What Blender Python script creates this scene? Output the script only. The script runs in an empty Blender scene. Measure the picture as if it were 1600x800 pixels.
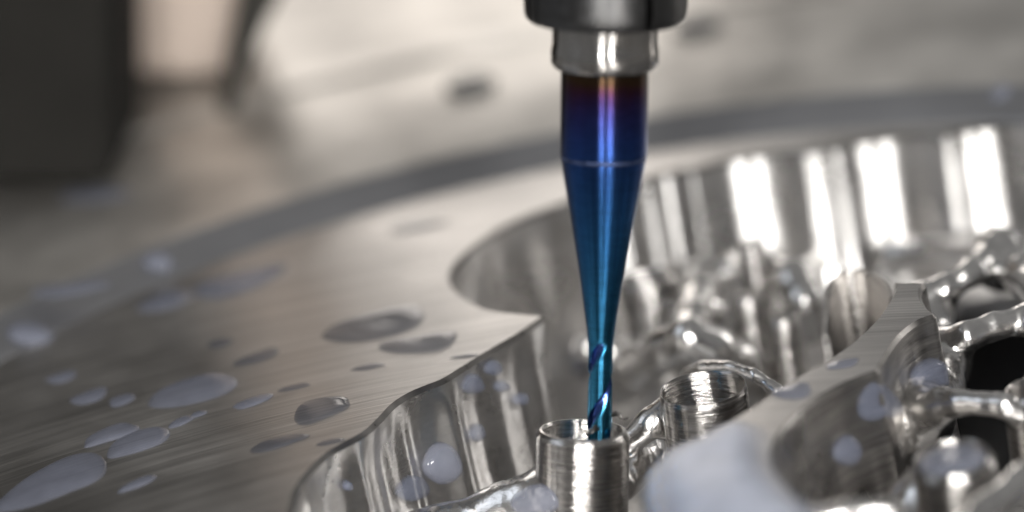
import bpy, bmesh, math, random
import numpy as np
from mathutils import Vector, Matrix
from mathutils.bvhtree import BVHTree
from mathutils.geometry import delaunay_2d_cdt
random.seed(4); np.random.seed(4)
# ------------------------------------------------------------------ units: 1 unit = 1 cm
SC = bpy.context.scene
COL = SC.collection
SC.unit_settings.system = 'METRIC'
SC.unit_settings.scale_length = 0.01

# ------------------------------------------------------------------ camera
PITCH, ROLL, DIST, WID = math.radians(18), math.radians(10), 28.0, 7.1
FWD = np.array([0, math.cos(PITCH), -math.sin(PITCH)])
UP0 = np.array([0, math.sin(PITCH), math.cos(PITCH)])
RT0 = np.array([1.0, 0, 0])
CX = math.cos(ROLL)*RT0 - math.sin(ROLL)*UP0
CY = math.sin(ROLL)*RT0 + math.cos(ROLL)*UP0
EYE = -FWD*DIST
cam_d = bpy.data.cameras.new('camera')
cam = bpy.data.objects.new('camera', cam_d); COL.objects.link(cam)
M = Matrix.Identity(4)
for i in range(3):
    M[i][0] = CX[i]; M[i][1] = CY[i]; M[i][2] = -FWD[i]; M[i][3] = EYE[i]
cam.matrix_world = M
cam_d.sensor_width = 36; cam_d.lens = 36*DIST/WID
cam_d.clip_start = 0.5; cam_d.clip_end = 400
cam_d.dof.use_dof = True
cam_d.dof.focus_distance = 25.6
cam_d.dof.aperture_fstop = 0.145
cam_d.dof.aperture_blades = 0
SC.camera = cam

def at(px, py, z=0.0):
    """a point of the place at height z, from where it is seen in the 1600x800 photograph"""
    x = (px-800)/1600*WID/DIST; y = -(py-400)/1600*WID/DIST
    d = FWD + x*CX + y*CY
    return EYE + d*((z-EYE[2])/d[2])
def proj(P):
    v = np.asarray(P)-EYE; d = v@FWD
    return np.array([800+v@CX/d*DIST/WID*1600, 400-v@CY/d*DIST/WID*1600, d])
def pxs(P): return proj(P)[2]/DIST*WID/1600     # size of one photo pixel at P

# tool / implant axis: upright in the picture
ELEV = math.radians(12.6)
AX = math.cos(ELEV)*CY - math.sin(ELEV)*FWD + math.sin(math.radians(0.55))*CX
AX = AX/np.linalg.norm(AX)

# ------------------------------------------------------------------ world and lamps
w = bpy.data.worlds.new('World'); SC.world = w; w.use_nodes = True
w.node_tree.nodes['Background'].inputs[0].default_value = (1.0, 0.995, 0.985, 1)
w.node_tree.nodes['Background'].inputs[1].default_value = 0.20
SC.view_settings.view_transform = 'Standard'; SC.view_settings.look = 'None'
SC.view_settings.exposure = 0.2; SC.view_settings.gamma = 1
SC.view_settings.use_curve_mapping = False
SC.cycles.use_denoising = True
SC.cycles.max_bounces = 10; SC.cycles.glossy_bounces = 7
SC.cycles.sample_clamp_indirect = 6
SC.cycles.blur_glossy = 0.3

def lamp(name, loc, target, shape, sx, sy, watts, col):
    l = bpy.data.lights.new(name, 'AREA'); l.shape = shape; l.size = sx
    if shape in ('RECTANGLE', 'ELLIPSE'): l.size_y = sy
    l.energy = watts; l.color = col
    o = bpy.data.objects.new(name, l); COL.objects.link(o)
    o.location = loc
    o.rotation_euler = (Vector(target)-Vector(loc)).to_track_quat('-Z', 'Y').to_euler()
    return o
TB = at(910, 673, -0.25)
back = -FWD - (-FWD@AX)*AX; back /= np.linalg.norm(back)
side = np.cross(AX, back)
for az in (-9.5, 12):
    a = math.radians(az); el = math.radians(17)
    d = math.cos(el)*(math.cos(a)*back + math.sin(a)*side) + math.sin(el)*AX
    lamp('spindle_lamp', TB + d*42, TB, 'RECTANGLE', 1.8, 9.0, 13000, (1.0, 0.985, 0.96))
lamp('back_panel_light', (-0.4, 46, 12.2), (-0.4, 46-30, 12.2), 'RECTANGLE', 10.4, 14, 1380, (1.0, 0.93, 0.865))  # unseen bright panel added behind, sized to shape the reflection in the metal
lamp('side_fill_light', (34, 15, 10), (0, -3, 0), 'RECTANGLE', 5, 12, 1900, (1.0, 0.97, 0.94))  # unseen softbox added at the right to brighten the left pocket wall
lamp('cool_panel_light', (-30, -6, 34), (0, -2, 0), 'RECTANGLE', 26, 22, 2200, (0.80, 0.88, 1.0))  # large cool area panel, unseen at upper left; no open sky

# ------------------------------------------------------------------ node helpers and materials
class NT:
    def __init__(s, name):
        s.m = bpy.data.materials.new(name); s.m.use_nodes = True
        s.t = s.m.node_tree; s.b = s.t.nodes['Principled BSDF']
    def n(s, typ, **kw):
        x = s.t.nodes.new(typ)
        for k, v in kw.items(): setattr(x, k, v)
        return x
    def l(s, a, b): s.t.links.new(a, b)
    def obj(s): return s.n('ShaderNodeTexCoord').outputs['Object']
    def math(s, op, a, b=None, c=None):
        x = s.n('ShaderNodeMath', operation=op)
        for i, v in enumerate((a, b, c)):
            if v is None: continue
            if isinstance(v, (int, float)): x.inputs[i].default_value = v
            else: s.l(v, x.inputs[i])
        return x.outputs[0]
    def mapping(s, v, scale):
        x = s.n('ShaderNodeMapping'); x.inputs['Scale'].default_value = scale; s.l(v, x.inputs[0]); return x.outputs[0]
    def noise(s, v, scale, detail=3, rough=0.55):
        x = s.n('ShaderNodeTexNoise'); x.inputs['Scale'].default_value = scale
        x.inputs['Detail'].default_value = detail; x.inputs['Roughness'].default_value = rough
        s.l(v, x.inputs['Vector']); return x.outputs['Fac']
    def ramp(s, f, stops):
        x = s.n('ShaderNodeValToRGB'); e = x.color_ramp.elements
        while len(e) > 1: e.remove(e[0])
        for i, (p, c) in enumerate(stops):
            if i == 0: k = e[0]; k.position = p
            else: k = e.new(p)
            k.color = c if len(c) == 4 else (*c, 1)
        s.l(f, x.inputs[0]); return x.outputs[0]
    def rng(s, f, a, b, c, d):
        x = s.n('ShaderNodeMapRange'); s.l(f, x.inputs[0])
        for i, v in enumerate((a, b, c, d)): x.inputs[i+1].default_value = v
        return x.outputs[0]
    def streak(s, axis, amount):
        c = s.n('ShaderNodeCombineXYZ')
        for i in range(3): c.inputs[i].default_value = float(axis[i])
        s.l(c.outputs[0], s.b.inputs['Tangent']); s.b.inputs['Anisotropic'].default_value = amount
    def bump(s, h, strength, dist, prev=None):
        x = s.n('ShaderNodeBump'); x.inputs['Strength'].default_value = strength; x.inputs['Distance'].default_value = dist
        s.l(h, x.inputs['Height'])
        if prev is not None: s.l(prev, x.inputs['Normal'])
        return x.outputs[0]

def metal_plain(name, col, rough, noise_scale=9, var=0.12, bump=0.0, bscale=60, bstretch=(1, 1, 1), aniso=0):
    k = NT(name); b = k.b
    b.inputs['Metallic'].default_value = 1
    v = k.obj(); f = k.noise(k.mapping(v, bstretch), noise_scale, 4)
    lo = [c*(1-var) for c in col]; hi = [min(1, c*(1+var)) for c in col]
    k.l(k.ramp(f, [(0.3, lo), (0.7, hi)]), b.inputs['Base Color'])
    k.l(k.rng(f, 0.3, 0.7, rough*0.8, rough*1.25), b.inputs['Roughness'])
    if bump:
        g = k.noise(k.mapping(v, bstretch), bscale, 4)
        k.l(k.bump(g, 1.0, bump), b.inputs['Normal'])
    if aniso:
        b.inputs['Anisotropic'].default_value = aniso
    return k.m

TI = (0.56, 0.54, 0.52)
BC = (-0.3, -9.0)                      # centre of the face-milling arcs on the disc's top
def metal_faced():
    k = NT('faced_titanium'); b = k.b; b.inputs['Metallic'].default_value = 1
    v = k.obj()
    s = k.n('ShaderNodeVectorMath', operation='SUBTRACT'); k.l(v, s.inputs[0]); s.inputs[1].default_value = (BC[0], BC[1], 0)
    sx = k.n('ShaderNodeSeparateXYZ'); k.l(s.outputs[0], sx.inputs[0])
    rr = k.math('SQRT', k.math('ADD', k.math('MULTIPLY', sx.outputs[0], sx.outputs[0]), k.math('MULTIPLY', sx.outputs[1], sx.outputs[1])))
    th = k.math('ARCTAN2', sx.outputs[1], sx.outputs[0])
    cm = k.n('ShaderNodeCombineXYZ'); k.l(k.math('MULTIPLY', rr, 1.0), cm.inputs[0]); k.l(k.math('MULTIPLY', th, 0.12), cm.inputs[1])
    fine = k.noise(cm.outputs[0], 46, 2, 0.6)
    mid = k.noise(cm.outputs[0], 9, 3, 0.6)
    wide = k.noise(v, 1.1, 3)
    h = k.math('ADD', k.math('MULTIPLY', fine, 1.0), k.math('MULTIPLY', mid, 0.5))
    k.l(k.ramp(h, [(0.58, [c*0.74 for c in TI]), (0.92, [c*1.15 for c in TI])]), b.inputs['Base Color'])
    k.l(k.math('ADD', k.rng(wide, 0.3, 0.7, 0.24, 0.32), k.math('MULTIPLY', mid, 0.08)), b.inputs['Roughness'])
    k.l(k.bump(h, 1.0, 0.004), b.inputs['Normal'])
    nn = k.n('ShaderNodeVectorMath', operation='NORMALIZE'); k.l(s.outputs[0], nn.inputs[0])
    k.l(nn.outputs[0], b.inputs['Tangent']); b.inputs['Anisotropic'].default_value = 0.75
    return k.m
def metal_milled(name, pitch, rough, depth, col=TI, axis=None, amp=0.6, aniso=0.9, cells=0.0, across=0.25):
    """side-milled titanium: fine steps in z (cutter passes) broken up by noise"""
    k = NT(name); b = k.b; b.inputs['Metallic'].default_value = 1
    v = k.obj()
    z = k.noise(k.mapping(v, (across, across, 1)), 1/pitch, 3, 0.7)
    patch = k.noise(v, 2.4, 4, 0.6)
    fine = k.noise(v, 38, 3, 0.6)
    h = k.math('ADD', k.math('MULTIPLY', z, amp), k.math('MULTIPLY', fine, 0.05 if across < 0.1 else 0.12))
    zw = 0.75 if across < 0.1 else 0.3
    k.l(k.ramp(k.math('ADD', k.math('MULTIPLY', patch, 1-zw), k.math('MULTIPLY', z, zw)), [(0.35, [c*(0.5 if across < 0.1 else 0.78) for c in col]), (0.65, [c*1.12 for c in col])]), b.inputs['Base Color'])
    k.l(k.rng(patch, 0.3, 0.7, rough*0.75, rough*1.3), b.inputs['Roughness'])
    nb = None
    if cells:
        vo = k.n('ShaderNodeTexVoronoi', feature='SMOOTH_F1'); vo.inputs['Scale'].default_value = 13; vo.inputs['Smoothness'].default_value = 0.25
        k.l(v, vo.inputs['Vector']); nb = k.bump(vo.outputs['Distance'], 1.0, cells)
    k.l(k.bump(h, 1.0, depth, nb), b.inputs['Normal'])
    if axis is not None: k.streak(axis, aniso)
    return k.m

M_FACE = metal_faced()
M_WALL = metal_milled('pocket_wall_titanium', 0.03, 0.30, 0.0055, (0.64, 0.625, 0.61), axis=(0, 0, 1), aniso=0.99)
M_SCAL = metal_milled('shaded_scallop_titanium', 0.03, 0.30, 0.010, (0.45, 0.432, 0.415), axis=(0, 0, 1), aniso=0.8, across=0.07)  # same titanium as the disc, colour darkened to stand in for shade
M_FLOOR = metal_plain('floor_titanium', (0.66, 0.645, 0.63), 0.33, 3, 0.2, bump=0.01, bscale=5)
M_EDGE = metal_plain('chamfer_titanium', (0.20, 0.19, 0.18), 0.34)
M_FRAME = metal_milled('framework_titanium', 0.03, 0.22, 0.005, (0.72, 0.705, 0.69), cells=0.005, axis=(0, 0, 1), aniso=0.85)
M_BOSS = metal_milled('bored_titanium', 0.018, 0.20, 0.008, (0.52, 0.50, 0.48), axis=AX, amp=1.0, aniso=0.97, across=0.05)
M_BAND = metal_plain('satin_grey_steel', (0.33, 0.33, 0.342), 0.42, 0.8, 0.03)
M_RING = metal_plain('brushed_warm_steel', (0.62, 0.59, 0.55), 0.20, 1.3, 0.30, bump=0.012, bscale=2.2)
M_NUT = metal_plain('blackened_steel', (0.085, 0.085, 0.086), 0.38, 14, 0.10, bump=0.001, bscale=40)
M_COLLET = metal_plain('ground_steel', (0.36, 0.35, 0.34), 0.16, 30, 0.10, bump=0.0002, bscale=70, bstretch=(1, 1, 0.1))
def turned(m, rough, an):
    t = m.node_tree; b = t.nodes['Principled BSDF']; tc = t.nodes.new('ShaderNodeTexCoord'); mp = t.nodes.new('ShaderNodeMapping')
    mp.inputs['Scale'].default_value = (1, 1, 0); nn = t.nodes.new('ShaderNodeVectorMath'); nn.operation = 'NORMALIZE'
    t.links.new(tc.outputs['Object'], mp.inputs[0]); t.links.new(mp.outputs[0], nn.inputs[0]); t.links.new(nn.outputs[0], b.inputs['Tangent'])
    b.inputs['Anisotropic'].default_value = an
    for l in list(b.inputs['Roughness'].links): t.links.remove(l)
    b.inputs['Roughness'].default_value = rough
turned(M_RING, 0.34, 0.85)
for m_, q_ in ((M_RING, 0.84), (M_BAND, 0.92)):      # dulled by a dried coolant film
    m_.node_tree.nodes['Principled BSDF'].inputs['Metallic'].default_value = q_
M_TABLE = metal_plain('table_steel', (0.55, 0.52, 0.48), 0.36, 0.6, 0.20)
M_BLACK = NT('void_shade_black').m  # near-black colour stands in for the shade below the openings
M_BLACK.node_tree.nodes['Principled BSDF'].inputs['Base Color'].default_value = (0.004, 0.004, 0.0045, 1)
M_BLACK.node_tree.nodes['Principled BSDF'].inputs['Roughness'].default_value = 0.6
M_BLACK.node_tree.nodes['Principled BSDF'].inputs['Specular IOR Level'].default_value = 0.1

def dielectric(name, col, rough, var=0.1, sc=2.0):
    k = NT(name); v = k.obj(); f = k.noise(v, sc, 4)
    k.l(k.ramp(f, [(0.3, [c*(1-var) for c in col]), (0.7, [c*(1+var) for c in col])]), k.b.inputs['Base Color'])
    k.b.inputs['Roughness'].default_value = rough; k.b.inputs['Specular IOR Level'].default_value = 0.15
    return k.m
M_BLOCK = dielectric('dark_paint', (0.009, 0.0085, 0.0075), 0.9)
M_ARM = dielectric('arm_paint', (0.022, 0.021, 0.018), 0.5)
M_PALE = dielectric('pale_casting', (0.36, 0.30, 0.26), 0.6, 0.18, 0.8)

def coolant(name, alpha, col=(0.18, 0.19, 0.235)):
    k = NT(name); b = k.b
    v = k.obj(); f = k.noise(v, 5, 4)
    k.l(k.ramp(f, [(0.3, [c*0.86 for c in col]), (0.7, [min(1, c*1.1) for c in col])]), b.inputs['Base Color'])
    b.inputs['Roughness'].default_value = 0.06
    b.inputs['IOR'].default_value = 1.36
    b.inputs['Subsurface Weight'].default_value = 0.0
    tr = k.n('ShaderNodeBsdfTransparent'); mx = k.n('ShaderNodeMixShader'); at_ = k.n('ShaderNodeAttribute', attribute_name='film'); k.l(k.math('MULTIPLY', at_.outputs['Fac'], alpha), mx.inputs[0])
    k.l(tr.outputs[0], mx.inputs[1]); k.l(b.outputs[0], mx.inputs[2])
    k.l(mx.outputs[0], k.t.nodes['Material Output'].inputs['Surface'])
    return k.m
M_DROP = coolant('milky_coolant', 0.66)
M_THIN = coolant('thin_coolant', 0.50, (0.15, 0.165, 0.22))
M_POOL = coolant('coolant_pool', 0.97, (0.35, 0.375, 0.45))

M_POOL.node_tree.nodes['Principled BSDF'].inputs['Roughness'].default_value = 0.32
M_CLEAR = coolant('clear_coolant', 0.58, (0.085, 0.09, 0.108))
def tool_mat():
    """heat-tinted coating: straw at the collet, purple, then blue towards the tip (bands of colour along the shank)"""
    k = NT('heat_tinted_coating'); b = k.b; b.inputs['Metallic'].default_value = 1
    v = k.obj(); s = k.n('ShaderNodeSeparateXYZ'); k.l(v, s.inputs[0])
    z = s.outputs[2]
    nz = k.noise(k.mapping(v, (1, 1, 0.35)), 9, 3)
    zz = k.math('ADD', z, k.math('MULTIPLY', k.math('SUBTRACT', nz, 0.5), 0.10))
    L = TOOL_LEN
    c = k.ramp(k.math('DIVIDE', zz, L), [
        (0.00, (0.050, 0.24, 0.37)), (0.30, (0.042, 0.23, 0.42)), (0.55, (0.034, 0.155, 0.37)),
        (0.72, (0.026, 0.085, 0.26)), (0.83, (0.028, 0.060, 0.23)), (0.895, (0.034, 0.036, 0.15)),
        (0.930, (0.042, 0.024, 0.085)), (0.955, (0.058, 0.022, 0.04)), (0.975, (0.060, 0.034, 0.018)), (1.0, (0.055, 0.038, 0.024))])
    ring = k.noise(k.mapping(v, (0.1, 0.1, 1)), 70, 3, 0.8)
    mx = k.n('ShaderNodeMix', data_type='RGBA', blend_type='MULTIPLY'); mx.inputs[0].default_value = 0.7
    k.l(c, mx.inputs[6]); k.l(k.ramp(ring, [(0.3, (0.55, 0.55, 0.55)), (0.65, (1.2, 1.2, 1.2))]), mx.inputs[7])
    k.l(mx.outputs[2], b.inputs['Base Color'])
    k.l(k.rng(nz, 0.3, 0.7, 0.155, 0.19), b.inputs['Roughness'])
    k.streak(AX, 0.99)
    k.l(k.bump(ring, 1.0, 0.0012), b.inputs['Normal'])
    return k.m

for m_, ro_ in ((M_NUT, 0.4), (M_COLLET, 0.19)):
    an_ = 0.6 if m_ is M_NUT else 0.97; bb = m_.node_tree.nodes['Principled BSDF']; cc = m_.node_tree.nodes.new('ShaderNodeCombineXYZ')
    for i in range(3): cc.inputs[i].default_value = float(AX[i])
    m_.node_tree.links.new(cc.outputs[0], bb.inputs['Tangent']); bb.inputs['Anisotropic'].default_value = an_
# ------------------------------------------------------------------ mesh helpers
def link(name, me, mat, parent=None, smooth=True):
    o = bpy.data.objects.new(name, me); COL.objects.link(o)
    mats = mat if isinstance(mat, (list, tuple)) else [mat]
    for m in mats: me.materials.append(m)
    if smooth: me.shade_smooth()
    if parent: o.parent = parent
    return o
def mesh(name, V, F):
    me = bpy.data.meshes.new(name); me.from_pydata([tuple(map(float, v)) for v in V], [], [tuple(int(i) for i in f) for f in F]); me.update(); return me
def tag(o, label=None, cat=None, group=None, kind=None):
    for k, v in (('label', label), ('category', cat), ('group', group), ('kind', kind)):
        if v: o[k] = v
    return o
def empty(name, loc=(0, 0, 0), rot=None):
    o = bpy.data.objects.new(name, None); COL.objects.link(o); o.location = Vector(loc)
    o.empty_display_size = 0.2
    if rot is not None: o.rotation_mode = 'QUATERNION'; o.rotation_quaternion = rot
    return o
def axis_quat(a): return Vector(a).to_track_quat('Z', 'Y')

def lathe(prof, n=64, rfun=None, close=False):
    V, F = [], []
    m = len(prof)
    for r, z in prof:
        for i in range(n):
            a = 2*math.pi*i/n
            q = r if rfun is None else rfun(r, z, a)
            V.append((q*math.cos(a), q*math.sin(a), z))
    for j in range(m-1):
        for i in range(n):
            k = (i+1) % n
            F.append((j*n+i, j*n+k, (j+1)*n+k, (j+1)*n+i))
    return V, F
def sharp(me, deg=35):
    me.shade_smooth()
    try: me.set_sharp_from_angle(angle=math.radians(deg))
    except Exception: pass

def catmull(P, step, closed=False):
    P = [np.asarray(p, float) for p in P]; n = len(P); out = []
    rng_ = range(n) if closed else range(n-1)
    for i in rng_:
        g = lambda j: P[j % n] if closed else P[min(max(j, 0), n-1)]
        p0, p1, p2, p3 = g(i-1), g(i), g(i+1), g(i+2)
        k = max(1, int(np.linalg.norm(p2-p1)/step))
        for t in np.arange(k)/k:
            out.append(0.5*((2*p1)+(-p0+p2)*t+(2*p0-5*p1+4*p2-p3)*t*t+(-p0+3*p1-3*p2+p3)*t**3))
    if not closed: out.append(P[-1])
    return out
def tri_fill(outer, holes=()):
    """flat sheet inside closed loop 'outer' and outside 'holes': 2-D vertices and faces"""
    verts, edges = [], []
    for L in (outer, *holes):
        b = len(verts); verts += [Vector((p[0], p[1])) for p in L]
        edges += [(b+i, b+(i+1) % len(L)) for i in range(len(L))]
    res = delaunay_2d_cdt(verts, edges, [], 0, 1e-6)
    V, Fs = res[0], res[2]
    def inside(L, x, y):
        c = False; j = len(L)-1
        for i in range(len(L)):
            if (L[i][1] > y) != (L[j][1] > y) and x < (L[j][0]-L[i][0])*(y-L[i][1])/(L[j][1]-L[i][1])+L[i][0]: c = not c
            j = i
        return c
    F = []
    for f in Fs:
        cx = sum(V[i][0] for i in f)/len(f); cy = sum(V[i][1] for i in f)/len(f)
        if inside(outer, cx, cy) and not any(inside(h, cx, cy) for h in holes): F.append(f)
    return [(v[0], v[1]) for v in V], F
def normals2d(L, closed=True):
    """left-hand normals of a polyline"""
    A = np.array(L)[:, :2]
    if closed: T = np.roll(A, -1, 0)-np.roll(A, 1, 0)
    else: T = np.gradient(A, axis=0)
    T /= np.linalg.norm(T, axis=1)[:, None]+1e-12
    return np.c_[-T[:, 1], T[:, 0]]
def resample(P, step, closed=False):
    A = np.array(P)[:, :2]
    if closed: A = np.vstack([A, A[:1]])
    s = np.r_[0, np.cumsum(np.linalg.norm(np.diff(A, axis=0), axis=1))]
    n = int(s[-1]/step)+1
    q = np.linspace(0, s[-1], n+1)
    R = np.c_[np.interp(q, s, A[:, 0]), np.interp(q, s, A[:, 1])]
    return R[:-1] if closed else R

# ------------------------------------------------------------------ the milled disc: top face, pocket
DC = np.array([0.82, -3.52]); R_IN, R_OUT = 5.37, 5.84
disc = empty('milled_disc', (0, 0, 0))
tag(disc, 'round titanium disc with a deep milled pocket, being cut under the blue tool', 'workpiece')

left_px = [(405, 900), (425, 850), (456, 797), (463, 769), (482, 739), (517, 706), (570, 676), (596, 653), (618, 630), (649, 611), (692, 594), (719, 578), (762, 551), (815, 520), (852, 494)]
lobe_px = [(854, 491), (815, 489), (771, 483), (745, 474), (722, 458), (708, 438), (710, 420), (725, 401), (750, 380), (785, 357), (827, 337), (876, 320), (940, 299), (1009, 277)]
left = catmull([at(*a)[:2] for a in left_px], 0.03)
lobe = catmull([at(*a)[:2] for a in lobe_px], 0.03)
# far wall: a row of shallow scallops along the disc's rim
far_px = [(1009, 279), (1080, 266), (1258, 236), (1302, 230), (1475, 209), (1640, 196), (1680, 194)]
fp = [at(*a)[:2] for a in far_px]
far = []
for a, b, sag in zip(fp[:-1], fp[1:], (0.16, 0.135, 0.12, 0.115, 0.15, 0.1)):
    d = b-a; L = np.linalg.norm(d); nrm = np.array([-d[1], d[0]])/L
    for t in np.linspace(0, 1, max(8, int(L/0.03)), endpoint=False):
        far.append(a+d*t+nrm*sag*L*(4*t*(1-t)))
last = fp[-1]
a0 = math.atan2(last[1]-DC[1], last[0]-DC[0]); r0 = np.linalg.norm(last-DC)
a1 = math.atan2(left[0][1]-DC[1], left[0][0]-DC[0]); r1 = np.linalg.norm(left[0]-DC)
while a1 > a0: a1 -= 2*math.pi
around = []
for t in np.linspace(0, 1, 160, endpoint=False):
    a = a0+(a1-a0)*t; R = r0+(r1-r0)*t
    R = R + math.sin(math.pi*t)*(4.6-R)*0.9 + 0.05*math.sin(t*70)
    around.append(DC+R*np.array([math.cos(a), math.sin(a)]))
pocket = np.array([p[:2] for p in list(left)+list(lobe)+far+around])
pocket = resample(pocket, 0.03, True)
def smooth_loop(A, n):
    for _ in range(n): A = 0.25*np.roll(A, 1, 0)+0.5*A+0.25*np.roll(A, -1, 0)
    return A
pocket = smooth_loop(pocket, 1)
area = 0.5*np.sum(pocket[:, 0]*np.roll(pocket[:, 1], -1)-np.roll(pocket[:, 0], -1)*pocket[:, 1])
if area > 0: pocket = pocket[::-1]           # clockwise: left-hand normal points out of the pocket, into the metal
NP = normals2d(pocket)
rim = pocket+NP*0.028                          # upper edge of the small chamfer
R_IN = max(5.2, float(np.max(np.hypot(rim[:, 0]-DC[0], rim[:, 1]-DC[1])))+0.012)
circ = [(DC[0]+R_IN*math.cos(2*math.pi*i/256), DC[1]+R_IN*math.sin(2*math.pi*i/256)) for i in range(256)]
v2, f2 = tri_fill(circ, [rim.tolist()])
o = link('top_face', mesh('top_face', [(x, y, 0) for x, y in v2], f2), M_FACE, disc, smooth=False)

def skirt(loop, nrm, zs, offs, rip, ripple_from=0.1):
    """closed wall hanging from a loop: rows at heights zs, offset along nrm by offs plus ripple"""
    n = len(loop); V, F = [], []
    for z, of in zip(zs, offs):
        g = min(1.0, max(0.0, (-z-0.03)/0.25))
        for i in range(n):
            p = loop[i]+nrm[i]*(of+rip[i]*g)
            V.append((p[0], p[1], z))
    for j in range(len(zs)-1):
        for i in range(n):
            k = (i+1) % n
            F.append((j*n+i, j*n+k, (j+1)*n+k, (j+1)*n+i))
    return V, F
n = len(pocket)
s_ = np.arange(n)*0.03
def scallop(s, wl): return np.abs(np.sin(math.pi*s/wl))
rip = 0.052*scallop(s_+0.10*np.sin(s_*1.7), 0.52)+0.016*scallop(s_+0.2, 0.21)
d_left = np.array([min(np.linalg.norm(np.array(left)[:, :2]-p, axis=1)) for p in pocket])
d_far = np.array([min(np.linalg.norm(np.array(far)[:, :2]-p, axis=1)) for p in pocket])
rip *= np.where(d_far < 0.25, 0.10, 1.0)
rip = smooth_loop(rip, 2)
V, F = skirt(pocket, NP, [0, -0.03], [0.028, 0.0], rip*0)
link('chamfer', mesh('chamfer', V, F), M_EDGE, disc)
zs = [-0.03, -0.08, -0.14, -0.2, -0.3, -0.45, -0.6, -0.75, -0.9, -1.0, -1.08, -1.14, -1.17]
of = [0.0, 0.0, -0.003, -0.005, -0.01, -0.016, -0.022, -0.03, -0.05, -0.08, -0.13, -0.22, -0.34]
V, F = skirt(pocket, NP, zs, of, rip)
wall = link('pocket_wall', mesh('pocket_wall', V, F), M_WALL, disc)

fl = pocket+NP*(rip+np.full(n, -0.34))[:, None]
fl = resample(fl, 0.08, True)
open_px = [(1440, 760), (1425, 690), (1435, 600), (1470, 480), (1500, 425), (1640, 395), (1760, 420), (1800, 560), (1780, 760), (1600, 800)]
opening = resample(np.array([p[:2] for p in catmull([at(*a, -1.2) for a in open_px], 0.08, True)]), 0.08, True)
NFL = len(fl); fe = [(i, (i+1) % NFL) for i in range(NFL)]+[(NFL+i, NFL+(i+1) % len(opening)) for i in range(len(opening))]
def in_loop(L, x, y):
    c = False; j = len(L)-1
    for i in range(len(L)):
        if (L[i][1] > y) != (L[j][1] > y) and x < (L[j][0]-L[i][0])*(y-L[i][1])/(L[j][1]-L[i][1])+L[i][0]: c = not c
        j = i
    return c
res = delaunay_2d_cdt([Vector((p[0], p[1])) for p in list(fl)+list(opening)], fe, [], 0, 1e-6)
ff = [f for f in res[2] if in_loop(fl, *(sum(res[0][i][k] for i in f)/len(f) for k in (0, 1))) and not in_loop(opening, *(sum(res[0][i][k] for i in f)/len(f) for k in (0, 1)))]
link('pocket_floor', mesh('pocket_floor', [(v[0], v[1], -1.17) for v in res[0]], ff), M_FLOOR, disc, smooth=False)
V = [(p[0], p[1], z) for z in (-1.17, -1.5) for p in opening]; NO = len(opening)
link('opening_edge', mesh('opening_edge', V, [(i, (i+1) % NO, NO+(i+1) % NO, NO+i) for i in range(NO)]), M_FLOOR, disc)

# disc flank + plate under everything
V, F = lathe([(R_IN, 0), (R_IN+0.015, -0.012), (R_IN+0.015, -1.5)], 160)
o = link('disc_flank', mesh('disc_flank', [(x+DC[0], y+DC[1], z) for x, y, z in V], F), M_BAND, disc)

# ------------------------------------------------------------------ bridge of uncut stock with scallops
br_l = [(1397, 440), (1396, 452), (1387, 471), (1366, 500), (1334, 531), (1294, 560), (1228, 599), (1165, 641), (1112, 672), (1060, 698), (1018, 728), (1004, 760), (1008, 810), (1035, 870)]
br_b = [(1060, 895), (1110, 900), (1240, 870), (1285, 822)]
br_s2 = [(1262, 792), (1230, 757), (1212, 731), (1209, 705), (1218, 679), (1238, 654), (1266, 631), (1304, 607), (1341, 590), (1373, 579)]
br_s1 = [(1376, 573), (1379, 566), (1393, 542), (1411, 520), (1436, 501), (1461, 492)]
br_s0 = [(1463, 489), (1447, 477), (1440, 462), (1441, 450), (1448, 441)]
bl = []
for seg in (br_l, br_b, br_s2, br_s1, br_s0):
    bl += catmull([at(*a)[:2] for a in seg], 0.025)
bl = resample(np.array([p[:2] for p in bl]), 0.025, True)
area = 0.5*np.sum(bl[:, 0]*np.roll(bl[:, 1], -1)-np.roll(bl[:, 0], -1)*bl[:, 1])
if area < 0: bl = bl[::-1]                    # counter-clockwise: left normal points inwards
NB = normals2d(bl)
inn = bl+NB*0.022
v2, f2 = tri_fill(inn.tolist())
bridge = link('uncut_bridge', mesh('uncut_bridge', [(x, y, 0.0) for x, y in v2], f2), M_FACE, disc, smooth=False)
V, F = skirt(bl, NB, [0, -0.026], [0.022, 0.0], np.zeros(len(bl)))
link('chamfer', mesh('chamfer', V, F), M_EDGE, bridge)
sb = np.arange(len(bl))*0.025
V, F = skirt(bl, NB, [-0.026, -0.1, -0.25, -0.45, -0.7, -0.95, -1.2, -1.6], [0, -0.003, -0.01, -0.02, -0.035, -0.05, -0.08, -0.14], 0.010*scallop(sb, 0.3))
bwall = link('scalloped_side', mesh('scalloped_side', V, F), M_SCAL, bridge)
sharp(bwall.data, 30)

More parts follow.
